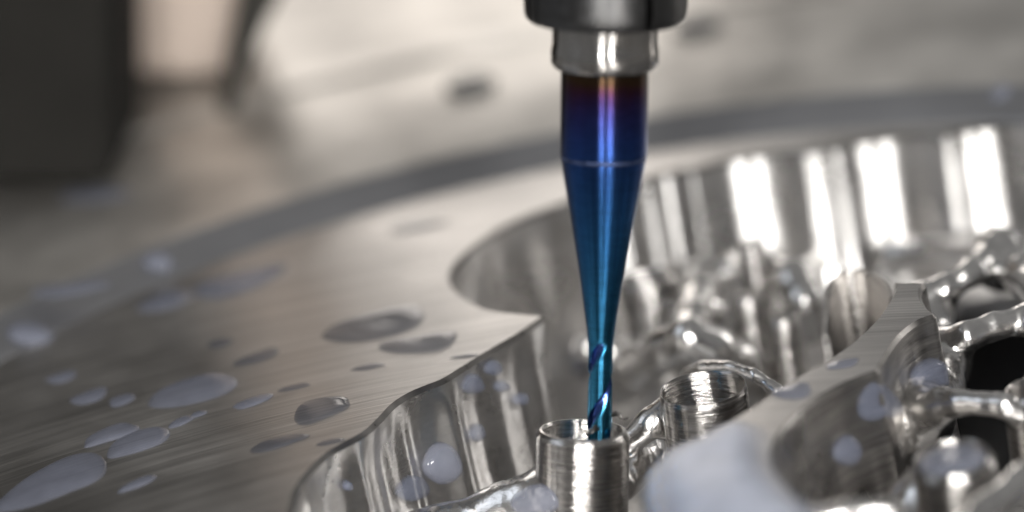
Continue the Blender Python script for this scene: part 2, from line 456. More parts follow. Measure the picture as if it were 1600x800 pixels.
# ------------------------------------------------------------------ framework: smooth-blended bars and boss bodies (distance field -> mesh)
G0 = np.array([-1.9, -6.4, -1.65]); G1 = np.array([4.6, 1.0, 0.05]); H = 0.036
N = np.ceil((G1-G0)/H).astype(int)
gx, gy, gz = [G0[i]+H*np.arange(N[i]) for i in range(3)]
FLD = np.full(N, 9.0, np.float32)
def blend(fn, lo, hi, k=0.12, sub=False):
    i0 = np.maximum(0, ((lo-G0)/H).astype(int)-1); i1 = np.minimum(N, ((hi-G0)/H).astype(int)+2)
    if np.any(i1 <= i0): return
    X, Y, Z = np.meshgrid(gx[i0[0]:i1[0]], gy[i0[1]:i1[1]], gz[i0[2]:i1[2]], indexing='ij')
    d = fn(X, Y, Z).astype(np.float32); S = (slice(i0[0], i1[0]), slice(i0[1], i1[1]), slice(i0[2], i1[2]))
    a = FLD[S]
    if sub:
        FLD[S] = np.maximum(a, -d); return
    h = np.clip(0.5+0.5*(a-d)/k, 0, 1)
    FLD[S] = a*h + d*(1-h) - k*h*(1-h) if False else (d*h + a*(1-h) - k*h*(1-h))
def bar(p, q, r1, r2=None, k=0.12, sub=False):
    r2 = r1 if r2 is None else r2
    p = np.asarray(p, float); q = np.asarray(q, float); d = q-p; L2 = max(d@d, 1e-9); m = max(r1, r2)+0.35
    def fn(X, Y, Z):
        t = np.clip(((X-p[0])*d[0]+(Y-p[1])*d[1]+(Z-p[2])*d[2])/L2, 0, 1)
        return np.sqrt((X-p[0]-t*d[0])**2+(Y-p[1]-t*d[1])**2+(Z-p[2]-t*d[2])**2)-(r1+(r2-r1)*t)
    blend(fn, np.minimum(p, q)-m, np.maximum(p, q)+m, k, sub)
def path(pts, r, k=0.12):
    for (a, b) in zip(pts[:-1], pts[1:]): bar(at(*a[:3]), at(*b[:3]), a[3] if len(a) > 3 else r, b[3] if len(b) > 3 else r, k)
nrmZ = np.array([0, 0, 1.0])
BOSS = {}
def body(px, py, z, r_px, axis, down, r_low=1.15, k=0.1):
    c = at(px, py, z); r = r_px*pxs(c); a = np.asarray(axis)/np.linalg.norm(axis)
    bar(c-a*(r*0.92+0.05), c-a*(down+r*0.5), r*0.93, r*r_low, k)
    return c, r, a
tilt = lambda x, y: np.array([x, y, 1.0])/np.linalg.norm([x, y, 1.0])
BOSS['b1'] = body(910, 671, -0.25, 74, AX, 0.45, 1.0)
BOSS['b2'] = body(1098, 606, -0.22, 69, tilt(0.02, -0.05), 0.35, 1.2)
BOSS['b3'] = body(1005, 432, -0.38, 50, tilt(-0.05, 0.1), 0.5, 1.2)
BOSS['b5'] = body(1488, 714, -0.28, 66, tilt(-0.02, -0.12), 0.5, 1.15)
BOSS['b6'] = body(1622, 604, -0.30, 58, tilt(0.0, 0.0), 0.5, 1.1)
BOSS['b7'] = body(1568, 372, -0.26, 44, tilt(0.25, -0.25), 0.0, 0.8)
# lower-left bar up to the first boss
path([(600, 850, -0.95, 0.20), (690, 835, -0.85, 0.17), (790, 800, -0.75, 0.17), (880, 770, -0.65, 0.22)], 0.18)
path([(500, 860, -0.9, 0.15), (600, 800, -1.0, 0.13), (690, 812, -0.95, 0.14)], 0.14)
path([(960, 745, -0.75, 0.18), (1020, 705, -0.78, 0.13), (1070, 675, -0.75, 0.16)], 0.2)
# flare left of the second boss and the arched rib behind it
path([(985, 690, -0.55, 0.09), (1015, 662, -0.45, 0.09), (1048, 645, -0.42, 0.11), (1075, 640, -0.45, 0.14)], 0.1, 0.07)
path([(1072, 588, -0.50, 0.06), (1100, 573, -0.34, 0.05), (1140, 572, -0.30, 0.045), (1180, 586, -0.32, 0.045), (1214, 612, -0.42, 0.055), (1228, 640, -0.6, 0.06)], 0.05, 0.03)
# blurred middle group
path([(965, 600, -0.95, 0.16), (1000, 575, -0.75, 0.15), (1040, 548, -0.56, 0.14), (1076, 528, -0.44, 0.12), (1112, 545, -0.56, 0.14), (1150, 566, -0.75, 0.15), (1175, 585, -0.95, 0.16)], 0.15, 0.09)
path([(1076, 532, -0.50, 0.13), (1082, 500, -0.50, 0.13), (1092, 462, -0.52, 0.15), (1105, 430, -0.62, 0.14)], 0.14, 0.07)
path([(1052, 490, -0.60, 0.11), (1056, 482, -0.55, 0.11)], 0.11, 0.05)
path([(1112, 492, -0.60, 0.11), (1112, 486, -0.55, 0.11)], 0.11, 0.05)
path([(1010, 478, -0.80, 0.13), (1050, 470, -0.72, 0.12), (1095, 466, -0.62, 0.14)], 0.13, 0.07)
path([(1105, 430, -0.62, 0.14), (1140, 416, -0.55, 0.11), (1172, 412, -0.50, 0.12), (1205, 418, -0.50, 0.11), (1238, 436, -0.52, 0.14), (1258, 470, -0.62, 0.13), (1262, 510, -0.85, 0.14)], 0.13, 0.06)
path([(1172, 425, -0.55, 0.10), (1172, 412, -0.42, 0.10)], 0.1, 0.05)
path([(1190, 430, -0.66, 0.09), (1196, 470, -0.85, 0.10), (1190, 540, -1.1, 0.14)], 0.1, 0.06)
path([(880, 372, -0.95, 0.14), (960, 410, -0.85, 0.13), (1005, 445, -0.75, 0.16)], 0.14, 0.07)
path([(1300, 392, -0.95, 0.13), (1350, 398, -0.85, 0.11), (1400, 400, -0.8, 0.12), (1480, 385, -0.7, 0.12), (1560, 390, -0.55, 0.15)], 0.12, 0.07)
path([(1240, 436, -0.60, 0.10), (1275, 410, -0.75, 0.09), (1310, 396, -0.9, 0.12)], 0.1, 0.06)
# right group: ribs round the dark openings
path([(1395, 660, -0.66, 0.27), (1435, 650, -0.55, 0.20), (1470, 634, -0.40, 0.11), (1500, 629, -0.34, 0.075), (1535, 630, -0.33, 0.065), (1570, 633, -0.34, 0.075), (1610, 640, -0.42, 0.15)], 0.1, 0.07)
path([(1450, 562, -0.62, 0.20), (1482, 544, -0.46, 0.13), (1510, 526, -0.36, 0.095), (1555, 509, -0.34, 0.085), (1605, 498, -0.36, 0.09), (1660, 490, -0.4, 0.12)], 0.1, 0.06)
path([(1425, 655, -0.6, 0.25), (1450, 610, -0.62, 0.22), (1465, 565, -0.6, 0.22)], 0.2)
path([(1440, 476, -0.42, 0.12), (1480, 450, -0.34, 0.09), (1520, 425, -0.34, 0.09), (1560, 405, -0.42, 0.18)], 0.1, 0.06)
path([(1450, 560, -0.7, 0.2), (1445, 500, -0.55, 0.18), (1440, 478, -0.45, 0.14)], 0.15)
path([(1575, 395, -0.5, 0.16), (1600, 430, -0.42, 0.13), (1640, 470, -0.42, 0.15)], 0.15, 0.08)
path([(1260, 822, -0.10, 0.09), (1330, 806, -0.10, 0.095), (1388, 803, -0.11, 0.09)], 0.09, 0.03)
path([(1500, 840, -0.45, 0.12), (1545, 800, -0.40, 0.11), (1600, 755, -0.36, 0.11), (1660, 720, -0.36, 0.12)], 0.11, 0.06)
path([(1440, 800, -0.8, 0.25), (1470, 770, -0.7, 0.25)], 0.2)
path([(1640, 500, -0.4, 0.15), (1650, 560, -0.45, 0.15), (1640, 620, -0.5, 0.2)], 0.15)

# random lumps added on the pocket floor between the ribs to catch highlights
rs = np.random.RandomState(12)
for _ in range(46):
    px, py = rs.uniform(950, 1330), rs.uniform(385, 560)
    c = at(px, py, -1.12); q = c+np.array([rs.uniform(-.25, .25), rs.uniform(-.3, .3), rs.uniform(-.05, .25)])
    bar(c, q, rs.uniform(.09, .19), rs.uniform(.06, .13), 0.05)
for key, wt, dp in (('b1', 0.18, 0.34), ('b2', 0.08, 0.42), ('b3', 0.12, 0.24), ('b6', 0.22, 0.22)):
    c, r, a = BOSS[key]; rr = r*(1-wt*0.5)
    bar(c+a*0.3, c-a*max(0.0, dp-rr*0.75), rr, sub=True)
def surface_nets(Fd, org, h):
    S = Fd < 0; nx, ny, nz = Fd.shape
    acc = np.zeros((nx-1, ny-1, nz-1, 3), np.float32); cnt = np.zeros((nx-1, ny-1, nz-1), np.float32)
    cor = [(i, j, k) for i in (0, 1) for j in (0, 1) for k in (0, 1)]
    sl = lambda c: tuple(slice(c[a], Fd.shape[a]-1+c[a]) for a in range(3))
    for c in cor:
        for ax in range(3):
            if c[ax] == 0:
                e = list(c); e[ax] = 1
                a, b = Fd[sl(c)], Fd[sl(e)]
                m = (a < 0) != (b < 0)
                t = np.where(m, a/np.where(m, a-b, 1), 0)
                for q in range(3):
                    acc[..., q] += np.where(m, c[q]+(t if q == ax else 0), 0)
                cnt += m
    act = cnt > 0
    idx = -np.ones(act.shape, np.int64); ids = np.argwhere(act); idx[act] = np.arange(len(ids))
    V = (ids+acc[act]/cnt[act][:, None])*h+org
    Q = []
    for ax in range(3):
        o1, o2 = [(1, 2), (2, 0), (0, 1)][ax]
        s0 = [slice(1, -1)]*3; s0[ax] = slice(0, -1); s1 = list(s0); s1[ax] = slice(1, None)
        ea, eb = S[tuple(s0)], S[tuple(s1)]
        pts = np.argwhere(ea != eb)
        flip = ea[ea != eb]
        off = np.array([1, 1, 1]); off[ax] = 0
        P = pts+off
        def cell(d1, d2):
            c = P.copy(); c[:, o1] -= d1; c[:, o2] -= d2; return idx[c[:, 0], c[:, 1], c[:, 2]]
        q = np.c_[cell(1, 1), cell(0, 1), cell(0, 0), cell(1, 0)]
        q[~flip] = q[~flip][:, ::-1]; Q.append(q)
    return V, np.vstack(Q)
V, F = surface_nets(FLD, G0, H)
F = F[(F >= 0).all(axis=1)]
me = bpy.data.meshes.new('framework')
me.vertices.add(len(V)); me.vertices.foreach_set('co', V.astype(np.float32).ravel())
me.loops.add(len(F)*4); me.loops.foreach_set('vertex_index', F.astype(np.int32).ravel())
me.polygons.add(len(F)); me.polygons.foreach_set('loop_start', np.arange(0, len(F)*4, 4, dtype=np.int32))
me.update(calc_edges=True); me.validate()
framework = link('framework', me, M_FRAME, disc)
sm = framework.modifiers.new('smooth', 'SMOOTH'); sm.factor = 0.5; sm.iterations = 4

# thin curved fin left standing beside the bridge
fin_c = resample(np.array(catmull([at(*p, -0.16)[:2] for p in [(1394, 462), (1384, 442), (1360, 426), (1330, 421), (1306, 431), (1292, 452), (1284, 486)]], 0.02)), 0.02)
nf = normals2d(fin_c, False); k_ = len(fin_c); top = lambda i: -0.16-0.55*max(0, i/k_-0.45)**2
V, F = [], []
prof_ = [(0.05, -1.3), (0.035, -0.5), (0.026, -0.03), (0.014, 0.0), (-0.014, 0.0), (-0.026, -0.03), (-0.035, -0.5), (-0.05, -1.3)]
for i in range(k_):
    for of_, z in prof_:
        q = fin_c[i]+nf[i]*of_; V.append((q[0], q[1], top(i)+z))
for i in range(k_-1):
    for j in range(7): F.append((i*8+j, i*8+j+1, (i+1)*8+j+1, (i+1)*8+j))
F.append(tuple(range(8))); F.append(tuple(range((k_-1)*8, k_*8))[::-1])
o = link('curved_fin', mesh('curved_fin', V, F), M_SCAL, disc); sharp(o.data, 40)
# ridged columns standing behind the second boss
for px, py, z, rp, hh in ((1166, 456, -0.48, 25, 0.9), (1222, 490, -0.55, 26, 0.8), (1172, 378, -0.22, 21, 0.5)):
    c = at(px, py, z); r = rp*pxs(c); pr = [(0, 0.0), (r*0.7, -0.004), (r*0.92, -0.02), (r, -0.06)]
    zz = -0.06
    while zz > -hh:
        zz -= 0.02; pr.append((r*(1+0.02*math.sin(zz*40))*(1-0.12*zz), zz))
    V, F = lathe(pr, 48); o = link('column', mesh('column', V, F), M_BOSS, disc); o.location = Vector(c)

# bosses with bored tops: turned parts of the framework
def boss(key, wall_t, depth, height, bev=0.10, floor_r=0.0, mat=M_BOSS, ringed=0.0):
    c, r, a = BOSS[key]
    ri = r*(1-wall_t)
    pr = [(0.0, -depth), (ri*0.5, -depth), (ri*0.9, -depth+0.01), (ri*0.98, -depth+0.05)]
    pr += [(ri, -depth+0.09), (ri, -0.02), (ri+0.006, -0.006), (ri+0.012, 0.0)]
    ro = r*(1-bev)
    pr += [(max(ro-0.008, ri+0.016), 0.0), (ro, -0.005), (r-0.005, -bev*r*1.0-0.012), (r, -bev*r-0.026)]
    z = -bev*r-0.026
    while z > -height:
        z -= 0.006
        pr.append((r+(ringed*random.uniform(-1, 1)), z))
    V, F = lathe(pr, 96)
    o = link('boss', mesh('boss', V, F), mat, disc)
    sharp(o.data, 40)
    o.location = Vector(c); o.rotation_mode = 'QUATERNION'; o.rotation_quaternion = axis_quat(a)
    return o
boss('b1', 0.18, 0.34, 0.62, 0.07, ringed=0.0006)
boss('b2', 0.08, 0.42, 0.40, 0.04, ringed=0.0003)
boss('b3', 0.12, 0.24, 0.40, 0.06)
boss('b5', 0.16, 0.12, 0.30, 0.14)
boss('b6', 0.22, 0.22, 0.50, 0.12)
boss('b7', 0.30, 0.12, 0.17, 0.25)

# ------------------------------------------------------------------ the clamp ring, table, things behind
ring = empty('clamp_ring', (DC[0], DC[1], 0))
tag(ring, 'steel clamp ring with a grey sloping rim around the titanium disc', 'clamp ring')
V, F = lathe([(R_IN+0.03, -0.6), (R_IN+0.03, -0.02), (R_IN+0.05, 0.0), (R_OUT-0.02, 0.12), (R_OUT, 0.135)], 220)
link('inner_bevel', mesh('inner_bevel', V, F), M_BAND, ring)
V, F = lathe([(R_OUT, 0.135), (R_OUT+0.03, 0.145), (7.6, 0.2), (8.2, 0.2), (8.23, 0.17), (8.5, 0.165), (8.53, 0.2), (8.9, 0.2), (8.94, 0.185), (8.96, 0.16), (15.0, 0.16), (15.05, 0.13), (15.05, -1.2)], 260)
o = link('top_flange', mesh('top_flange', V, F), M_RING, ring); sharp(o.data, 30)

for px, py in ((735, 136), (1088, 47)):
    c = at(px, py, 0.2)
    V, F = lathe([(0, -0.16), (0.09, -0.16), (0.10, -0.02), (0.11, 0.0), (0.17, 0.0), (0.19, -0.02), (0.20, -0.05)], 24)
    o = link('cap_screw', mesh('cap_screw', V, F), M_NUT, ring); o.location = (c[0]-DC[0], c[1]-DC[1], 0.255); sharp(o.data, 35)
def sheet(name, x0, y0, x1, y1, z, mat, th=0.5):
    V = [(x, y, zz) for zz in (z, z-th) for x, y in ((x0, y0), (x1, y0), (x1, y1), (x0, y1))]
    F = [(0, 1, 2, 3), (7, 6, 5, 4), (0, 4, 5, 1), (1, 5, 6, 2), (2, 6, 7, 3), (3, 7, 4, 0)]
    return link(name, mesh(name, V, F), mat, None, False)
tag(sheet('machine_table', -60, -40, 60, 60, -1.9, M_TABLE), kind='structure')
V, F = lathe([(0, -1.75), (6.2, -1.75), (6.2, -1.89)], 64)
o = link('void_shade_sheet', mesh('void_shade_sheet', [(x+DC[0], y+DC[1], z) for x, y, z in V], F), M_BLACK, None, False)  # black sheet added so the openings read as unlit void
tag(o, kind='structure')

def rbox(name, w, d, h, mat, parent=None, bev=0.15, seg=3):
    bm = bmesh.new(); bmesh.ops.create_cube(bm, size=1)
    for v in bm.verts: v.co = Vector((v.co.x*w, v.co.y*d, (v.co.z+0.5)*h))
    bmesh.ops.bevel(bm, geom=bm.edges[:], offset=bev, segments=seg, affect='EDGES', profile=0.5)
    me = bpy.data.meshes.new(name); bm.to_mesh(me); bm.free()
    o = link(name, me, mat, parent); sharp(me, 40); return o
MEX = np.cross(-back, AX); MEX /= np.linalg.norm(MEX)
if MEX @ CX < 0: MEX = -MEX
def machine_box(o, corner, w, d):
    """stand a box upright along the spindle axis, its front lower right corner at 'corner'"""
    c = corner - MEX*w/2 - back*d/2
    m = Matrix.Identity(4)
    for i in range(3): m[i][0] = MEX[i]; m[i][1] = -back[i]; m[i][2] = AX[i]; m[i][3] = c[i]
    o.matrix_world = m
# dark block at the far left
o = rbox('machine_block', 3.6, 2.6, 9, M_BLOCK, None, 0.10)
machine_box(o, at(173, 285, 0.35), 3.6, 2.6)
tag(o, 'tall blurred black block at the upper left edge', 'machine block')
# slanted dark arm
def tube(pts, radii, n=20, flat=1.0):
    P = [np.asarray(p, float) for p in pts]; V, F = [], []
    for i, p in enumerate(P):
        t = P[min(i+1, len(P)-1)]-P[max(i-1, 0)]; t /= np.linalg.norm(t)
        a = np.cross(t, [0.3, 1, 0.1]); a /= np.linalg.norm(a); b_ = np.cross(t, a)
        for j in range(n):
            q = 2*math.pi*j/n; V.append(p+radii[i]*(math.cos(q)*a+flat*math.sin(q)*b_))
    for i in range(len(P)-1):
        for j in range(n):
            k = (j+1) % n; F.append((i*n+j, i*n+k, (i+1)*n+k, (i+1)*n+j))
    F.append(tuple(range(n))[::-1]); F.append(tuple(range((len(P)-1)*n, len(P)*n)))
    return V, F
p0 = at(358, 165, 0.2); q0 = pxs(p0)
arm_pts = [p0+q0*(x*CX+y*CY) for x, y in ((-1, -12), (0, 10), (8, 45), (19, 90), (34, 140), (52, 190), (90, 280), (230, 600), (420, 980))]
V, F = tube(arm_pts, [q0*r for r in (14, 14, 16, 20, 26, 33, 45, 60, 70)])
o = link('bracket_arm', mesh('bracket_arm', V, F), M_ARM)
tag(o, 'slanting dark bracket arm, blurred, right of the black block', 'bracket')
# pale casting between block and arm
o = rbox('machine_casting', 1.6, 2.0, 6, M_PALE, None, 0.12)
machine_box(o, at(372, 122, 0.24), 1.6, 2.0)
tag(o, 'pale pinkish casting seen between the black block and the slanting arm', 'machine casting')

# ------------------------------------------------------------------ the end mill and its collet
AXN = AX
tipP = at(938, 690, -0.42)
# slide along the view so that the tip sits inside the first boss
def axis_s(base, y):
    lo, hi = -2.0, 16.0
    for _ in range(60):
        m = 0.5*(lo+hi)
        if proj(base+AXN*m)[1] > y: lo = m
        else: hi = m
    return lo
c1, r1_, a1_ = BOSS['b1']
# point in the boss bore below x=937
base = c1 + CX*(0.026/0.0254*0.1045)
base = base - AXN*0.20
TOOL_LEN = axis_s(base, 106)
tool = empty('end_mill', base, axis_quat(AXN))
tag(tool, 'blue heat-tinted end mill with a tapered neck cutting inside the bored boss', 'milling cutter')
M_TOOL = tool_mat()
M_SCUFF = metal_plain('worn_coating', (0.10, 0.13, 0.24), 0.4, 25, 0.5)
M_GULLET = metal_plain('violet_tinted_gullet', (0.055, 0.10, 0.33), 0.22, 30, 0.15)
prc = [(y, w_) for y, w_ in ((248, 131.6), (247, 133.2), (243, 135.2), (242, 134.6))]
def prof_from(rows):
    out = []
    for y, wpx in rows:
        s = axis_s(base, y); out.append((0.5*wpx*pxs(base+AXN*s), s))
    return out
def interp_prof(rows, n):
    ys = [r[0] for r in rows]; q = np.linspace(ys[0], ys[-1], n)
    return [(y, float(np.interp(-y, [-v for v in ys], [r[1] for r in rows]))) for y in q]
neck_rows = [(526, 42), (515, 44.5), (495, 50.5), (470, 58), (440, 67), (400, 80), (360, 94), (320, 108), (290, 119), (262, 129), (243, 134)]
pr = prof_from(interp_prof(neck_rows, 60))
V, F = lathe(pr, 96); link('neck', mesh('neck', V, F), M_TOOL, tool)
shank_rows = [(243, 134.5), (241, 136), (237, 137), (200, 137), (150, 137), (96, 137)]
pr = prof_from(prc); V, F = lathe(pr, 96); link('blend_ring', mesh('blend_ring', V, F), M_SCUFF, tool)
pr = prof_from(shank_rows); V, F = lathe(pr, 96); o = link('shank', mesh('shank', V, F), M_TOOL, tool); sharp(o.data, 25)
# fluted tip: two helical gullets
s_top = axis_s(base, 526); s0 = 0.0; Rf = 0.5*37.5*pxs(base)
LEAD = axis_s(base, 490)-axis_s(base, 672)
sk = prof_from([(690, 39.5), (575, 39.5), (564, 39.2), (558, 38.4), (548, 38.8), (535, 40.2), (526, 42)])
sk_s = [q[1] for q in sk]; sk_r = [q[0] for q in sk]
af_ = math.atan2(back @ np.array(axis_quat(AXN) @ Vector((0, 1, 0))), back @ np.array(axis_quat(AXN) @ Vector((1, 0, 0))))
FL0 = 0.66*math.pi-(af_+math.pi/2)+2*math.pi*axis_s(base, 572)/LEAD
V, F = [], []; nz_, na = 220, 144; GUL = []
for j in range(nz_+1):
    s = s0+(s_top+0.004-s0)*j/nz_
    env = min(1.0, max(0.0, (s_top-0.01-s)/0.06))
    ball = math.sqrt(max(0.0, 1-max(0.0, 1-s/Rf)**2)) if s < Rf else 1.0
    rad = float(np.interp(s, sk_s, sk_r))*ball
    for i in range(na):
        a = 2*math.pi*i/na
        q = ((a - 2*math.pi*s/LEAD + FL0) % math.pi)/math.pi      # two flutes
        # land up to the cutting edge, sharp drop, then the gullet rises again to the heel of the next land
        if q < 0.645: g = 0.10*(1-q/0.645)
        elif q < 0.67: g = (q-0.645)/0.025
        elif q < 0.74: g = 1
        else: g = 0.10+0.90*(0.5+0.5*math.cos((q-0.74)/0.26*math.pi))
        rr = rad*(1-0.30*g*env)
        V.append((rr*math.cos(a), rr*math.sin(a), s)); GUL.append(g*env)
for j in range(nz_):
    for i in range(na):
        k = (i+1) % na; F.append((j*na+i, j*na+k, (j+1)*na+k, (j+1)*na+i))
o = link('fluted_tip', mesh('fluted_tip', V, F), [M_TOOL, M_GULLET], tool); sharp(o.data, 28)
gul = np.array(GUL)
for i, p in enumerate(o.data.polygons):
    if gul[list(p.vertices)].mean() > 0.35: p.material_index = 1

chuck = empty('collet_chuck', base+AXN*axis_s(base, 109), axis_quat(AXN))
tag(chuck, 'dark round collet nut with a bright steel collet gripping the blue cutter', 'tool holder')
zoff = axis_s(base, 109)
def shift(pr): return [(r, z-zoff) for r, z in pr]
pr = shift(prof_from([(110, 139), (108.5, 146), (105, 158), (101, 165), (97, 169), (80, 169.5), (74, 168), (68, 165.5), (50, 166), (10, 166)]))
V, F = lathe(pr, 96); o = link('collet', mesh('collet', V, F), M_COLLET, chuck); sharp(o.data, 35)
prn = shift(prof_from([(35, 150), (34, 232), (32, 240), (27, 250), (19, 255), (4, 257), (-60, 257), (-520, 257), (-521, 250), (-521, 2)]))
def slots(r, z, a):
    if r < 0.30: return r
    q = ((a-math.radians(SLOT)) % (math.pi/2))
    q = min(q, math.pi/2-q)
    return r-0.07 if q < 0.045 else r
# slot azimuth: seen 66 px right of the axis
qz = axis_quat(AXN); ex = np.array(qz @ Vector((1, 0, 0))); ey = np.array(qz @ Vector((0, 1, 0)))
vdir = math.cos(math.asin(64/128))*back + (64/128)*CX
SLOT = math.degrees(math.atan2(vdir@ey, vdir@ex))
V, F = lathe(prn, 360, slots); o = link('nut', mesh('nut', V, F), M_NUT, chuck); sharp(o.data, 35)

# ------------------------------------------------------------------ coolant drops
def film(me, vals):
    """how thick the liquid is at each vertex: thin, clearer at its edge"""
    a = me.attributes.new('film', 'FLOAT', 'POINT'); a.data.foreach_set('value', np.array(vals, np.float32))
def drop_mesh(foot, nrm, h, name):
    """foot: closed ring of 3-D points on the surface; domed cap of height h along nrm"""
    P = np.array(foot); c = P.mean(0); n = len(P); V, F = [], []
    rs = [1.0, 0.985, 0.95, 0.88, 0.75, 0.55, 0.3]
    for r in rs:
        z = h*(1-r**3)**0.6
        for q in P: V.append(c+(q-c)*r+nrm*(z+0.002))
    V.append(c+nrm*(h+0.002))
    for j in range(len(rs)-1):
        for i in range(n):
            k = (i+1) % n; F.append((j*n+i, j*n+k, (j+1)*n+k, (j+1)*n+i))
    b = (len(rs)-1)*n
    for i in range(n): F.append((b+i, b+(i+1) % n, len(V)-1))
    o_ = c; me = mesh(name, [v-o_ for v in V], F)
    film(me, [q for q, r in zip((0.25, 0.5, 0.75, 0.92, 1.0, 1.0, 1.0), rs) for _ in range(n)]+[1.0])
    return me, o_
def wob(n, amp, seed):
    rs = np.random.RandomState(seed); t = np.arange(n)/n*2*math.pi
    return 1+amp*sum(rs.uniform(-1, 1)/k*np.cos(k*t+rs.uniform(0, 6.3)) for k in (2, 3, 4, 5))
def top_drop(px, py, a, b, tilt_, label, z=0.0, h=None, mat=None, name='coolant_drop', cat='coolant drop', grp='coolant drops on the disc', amp=0.17):
    n = 40; w_ = wob(n, amp, int(px*7+py)); t = np.arange(n)/n*2*math.pi; q = math.radians(tilt_)
    rs_ = np.random.RandomState(int(px+11*py)); tp = rs_.uniform(-0.45, 0.45); bn = rs_.uniform(-0.35, 0.35)
    xs = 1.05*a*np.sign(np.cos(t))*np.abs(np.cos(t))**0.85*w_; ys = 0.86*b*np.sin(t)*w_*(1+tp*np.cos(t)) + bn*b*(np.cos(t)**2-0.5)
    X = px+xs*math.cos(q)+ys*math.sin(q); Y = py-xs*math.sin(q)+ys*math.cos(q)
    foot = [at(x, y, z) for x, y in zip(X, Y)]
    A = np.array(foot); ext = min(np.ptp(A[:, 0]), np.ptp(A[:, 1]))
    me, c = drop_mesh(foot, nrmZ, h if h else min(0.022, 0.06*ext), name)
    o = link(name, me, mat or M_DROP); o.location = Vector(c); tag(o, label, cat, grp); return o
TOP = [
 (585, 508, 82, 25, 13, 'large grey coolant drop on the brushed face beside the cusp, longest of the pair there'),
 (653, 537, 58, 17, 7, 'grey coolant drop on the brushed face just below the large one by the cusp'),
 (503, 641, 46, 20, 18, 'rounded coolant drop with a bright glint midway along the pocket edge'),
 (437, 693, 46, 10, 14, 'long thin coolant drop below the rounded one near the pocket edge'),
 (517, 691, 24, 4.5, 12, 'sliver of coolant touching the pocket edge, lowest there'),
 (299, 612, 72, 23, 16, 'large pale coolant drop in the middle of the left face'),
 (216, 693, 54, 18, 20, 'pale coolant drop, lower and brighter of a close side-by-side pair at lower left'),
 (172, 681, 43, 14, 19, 'pale coolant drop, upper left one of a close side-by-side pair at lower left'),
 (283, 660, 21, 7, 22, 'small thin coolant drop just above the bright pair at lower left'),
 (214, 757, 34, 7, 23, 'narrow coolant streak below the bright pair at lower left'),
 (75, 760, 88, 32, 23, 'broad blurred coolant puddle in the bottom left corner'),
 (140, 620, 30, 11, 18, 'faint blurred coolant drop left of the large pale drop'),
 (192, 626, 22, 9, 18, 'small blurred coolant drop between the faint drop and the large pale drop'),
 (396, 628, 32, 8, 18, 'thin coolant drop to the right of the large pale drop'),
 (459, 606, 25, 5, 12, 'thin dark coolant streak above the rounded drop with the glint'),
 (400, 559, 36, 9, 18, 'dim coolant smear on the face left of the cusp pair'),
 (375, 440, 72, 20, 18, 'big blurred coolant drop on the face beneath the grey rim'),
 (255, 472, 44, 15, 16, 'blurred coolant drop left of and below the big one by the grey rim'),
 (345, 536, 20, 8, 14, 'small dim coolant drop in the dark reflection on the face'),
 (95, 590, 24, 9, 16, 'faint small coolant drop near the left border above the bottom puddle'),
 (725, 557, 22, 3.5, 7, 'hair-thin coolant sliver at the pocket edge below the cusp'),
 (575, 574, 26, 5, 10, 'faint coolant smear between the cusp pair and the pocket edge'),
 (655, 354, 44, 8, 10, 'blurred dark coolant streak behind the lobe of the pocket'),
 (310, 648, 14, 5, 18, 'tiny coolant bead under the large pale drop'),
 (1237, 612, 30, 14, 8, 'grey coolant drop on the uncut bridge, nearer the white pool'),
 (1316, 569, 26, 8, 12, 'narrow glinting coolant drop higher up on the uncut bridge'),
]
CLEAR = {585, 653, 503, 437, 517, 459, 725, 575, 655, 400, 345}
for T in TOP: top_drop(*T, mat=M_CLEAR if T[0] in CLEAR else M_DROP)
def ring_drop(px, py, a, b, label):
    # on the sloping bevel of the ring
    for it in range(1):
        z = 0.08; P = at(px, py, z)
        for _ in range(20):
            r = math.hypot(P[0]-DC[0], P[1]-DC[1]); z = min(0.14, max(0, 0.12*(r-R_IN-0.05)/(R_OUT-0.07-R_IN))); P = at(px, py, z)
    e = (P[:2]-DC)/np.linalg.norm(P[:2]-DC); nr = np.array([-e[0]*0.29, -e[1]*0.29, 1]); nr /= np.linalg.norm(nr)
    s = pxs(P); u = np.array([-e[1], e[0], 0]); v = np.cross(nr, u)
    t = np.arange(32)/32*2*math.pi; w_ = wob(32, 0.08, int(px))
    foot = [P+s*(a*w_[i]*math.cos(t[i])*u+b*w_[i]*math.sin(t[i])*v) for i in range(32)]
    me, c = drop_mesh(foot, nr, 0.07, 'coolant_drop'); o = link('coolant_drop', me, M_DROP); o.location = Vector(c)
    tag(o, label, 'coolant drop', 'coolant drops on the clamp ring')
ring_drop(48, 527, 32, 42, 'round bluish coolant drop on the grey sloping rim at the left border')
ring_drop(247, 413, 24, 28, 'round coolant drop on the grey sloping rim above the big blurred drop')
ring_drop(1566, 150, 18, 24, 'round coolant drop on the grey sloping rim at the far right')
top_drop(110, 452, 60, 12, 8, 'faint blurred coolant puddle on the clamp ring at the left', z=0.2, grp='coolant drops on the clamp ring')
top_drop(150, 305, 55, 14, 4, 'faint blurred coolant puddle at the foot of the black block', z=0.2, grp='coolant drops on the clamp ring')

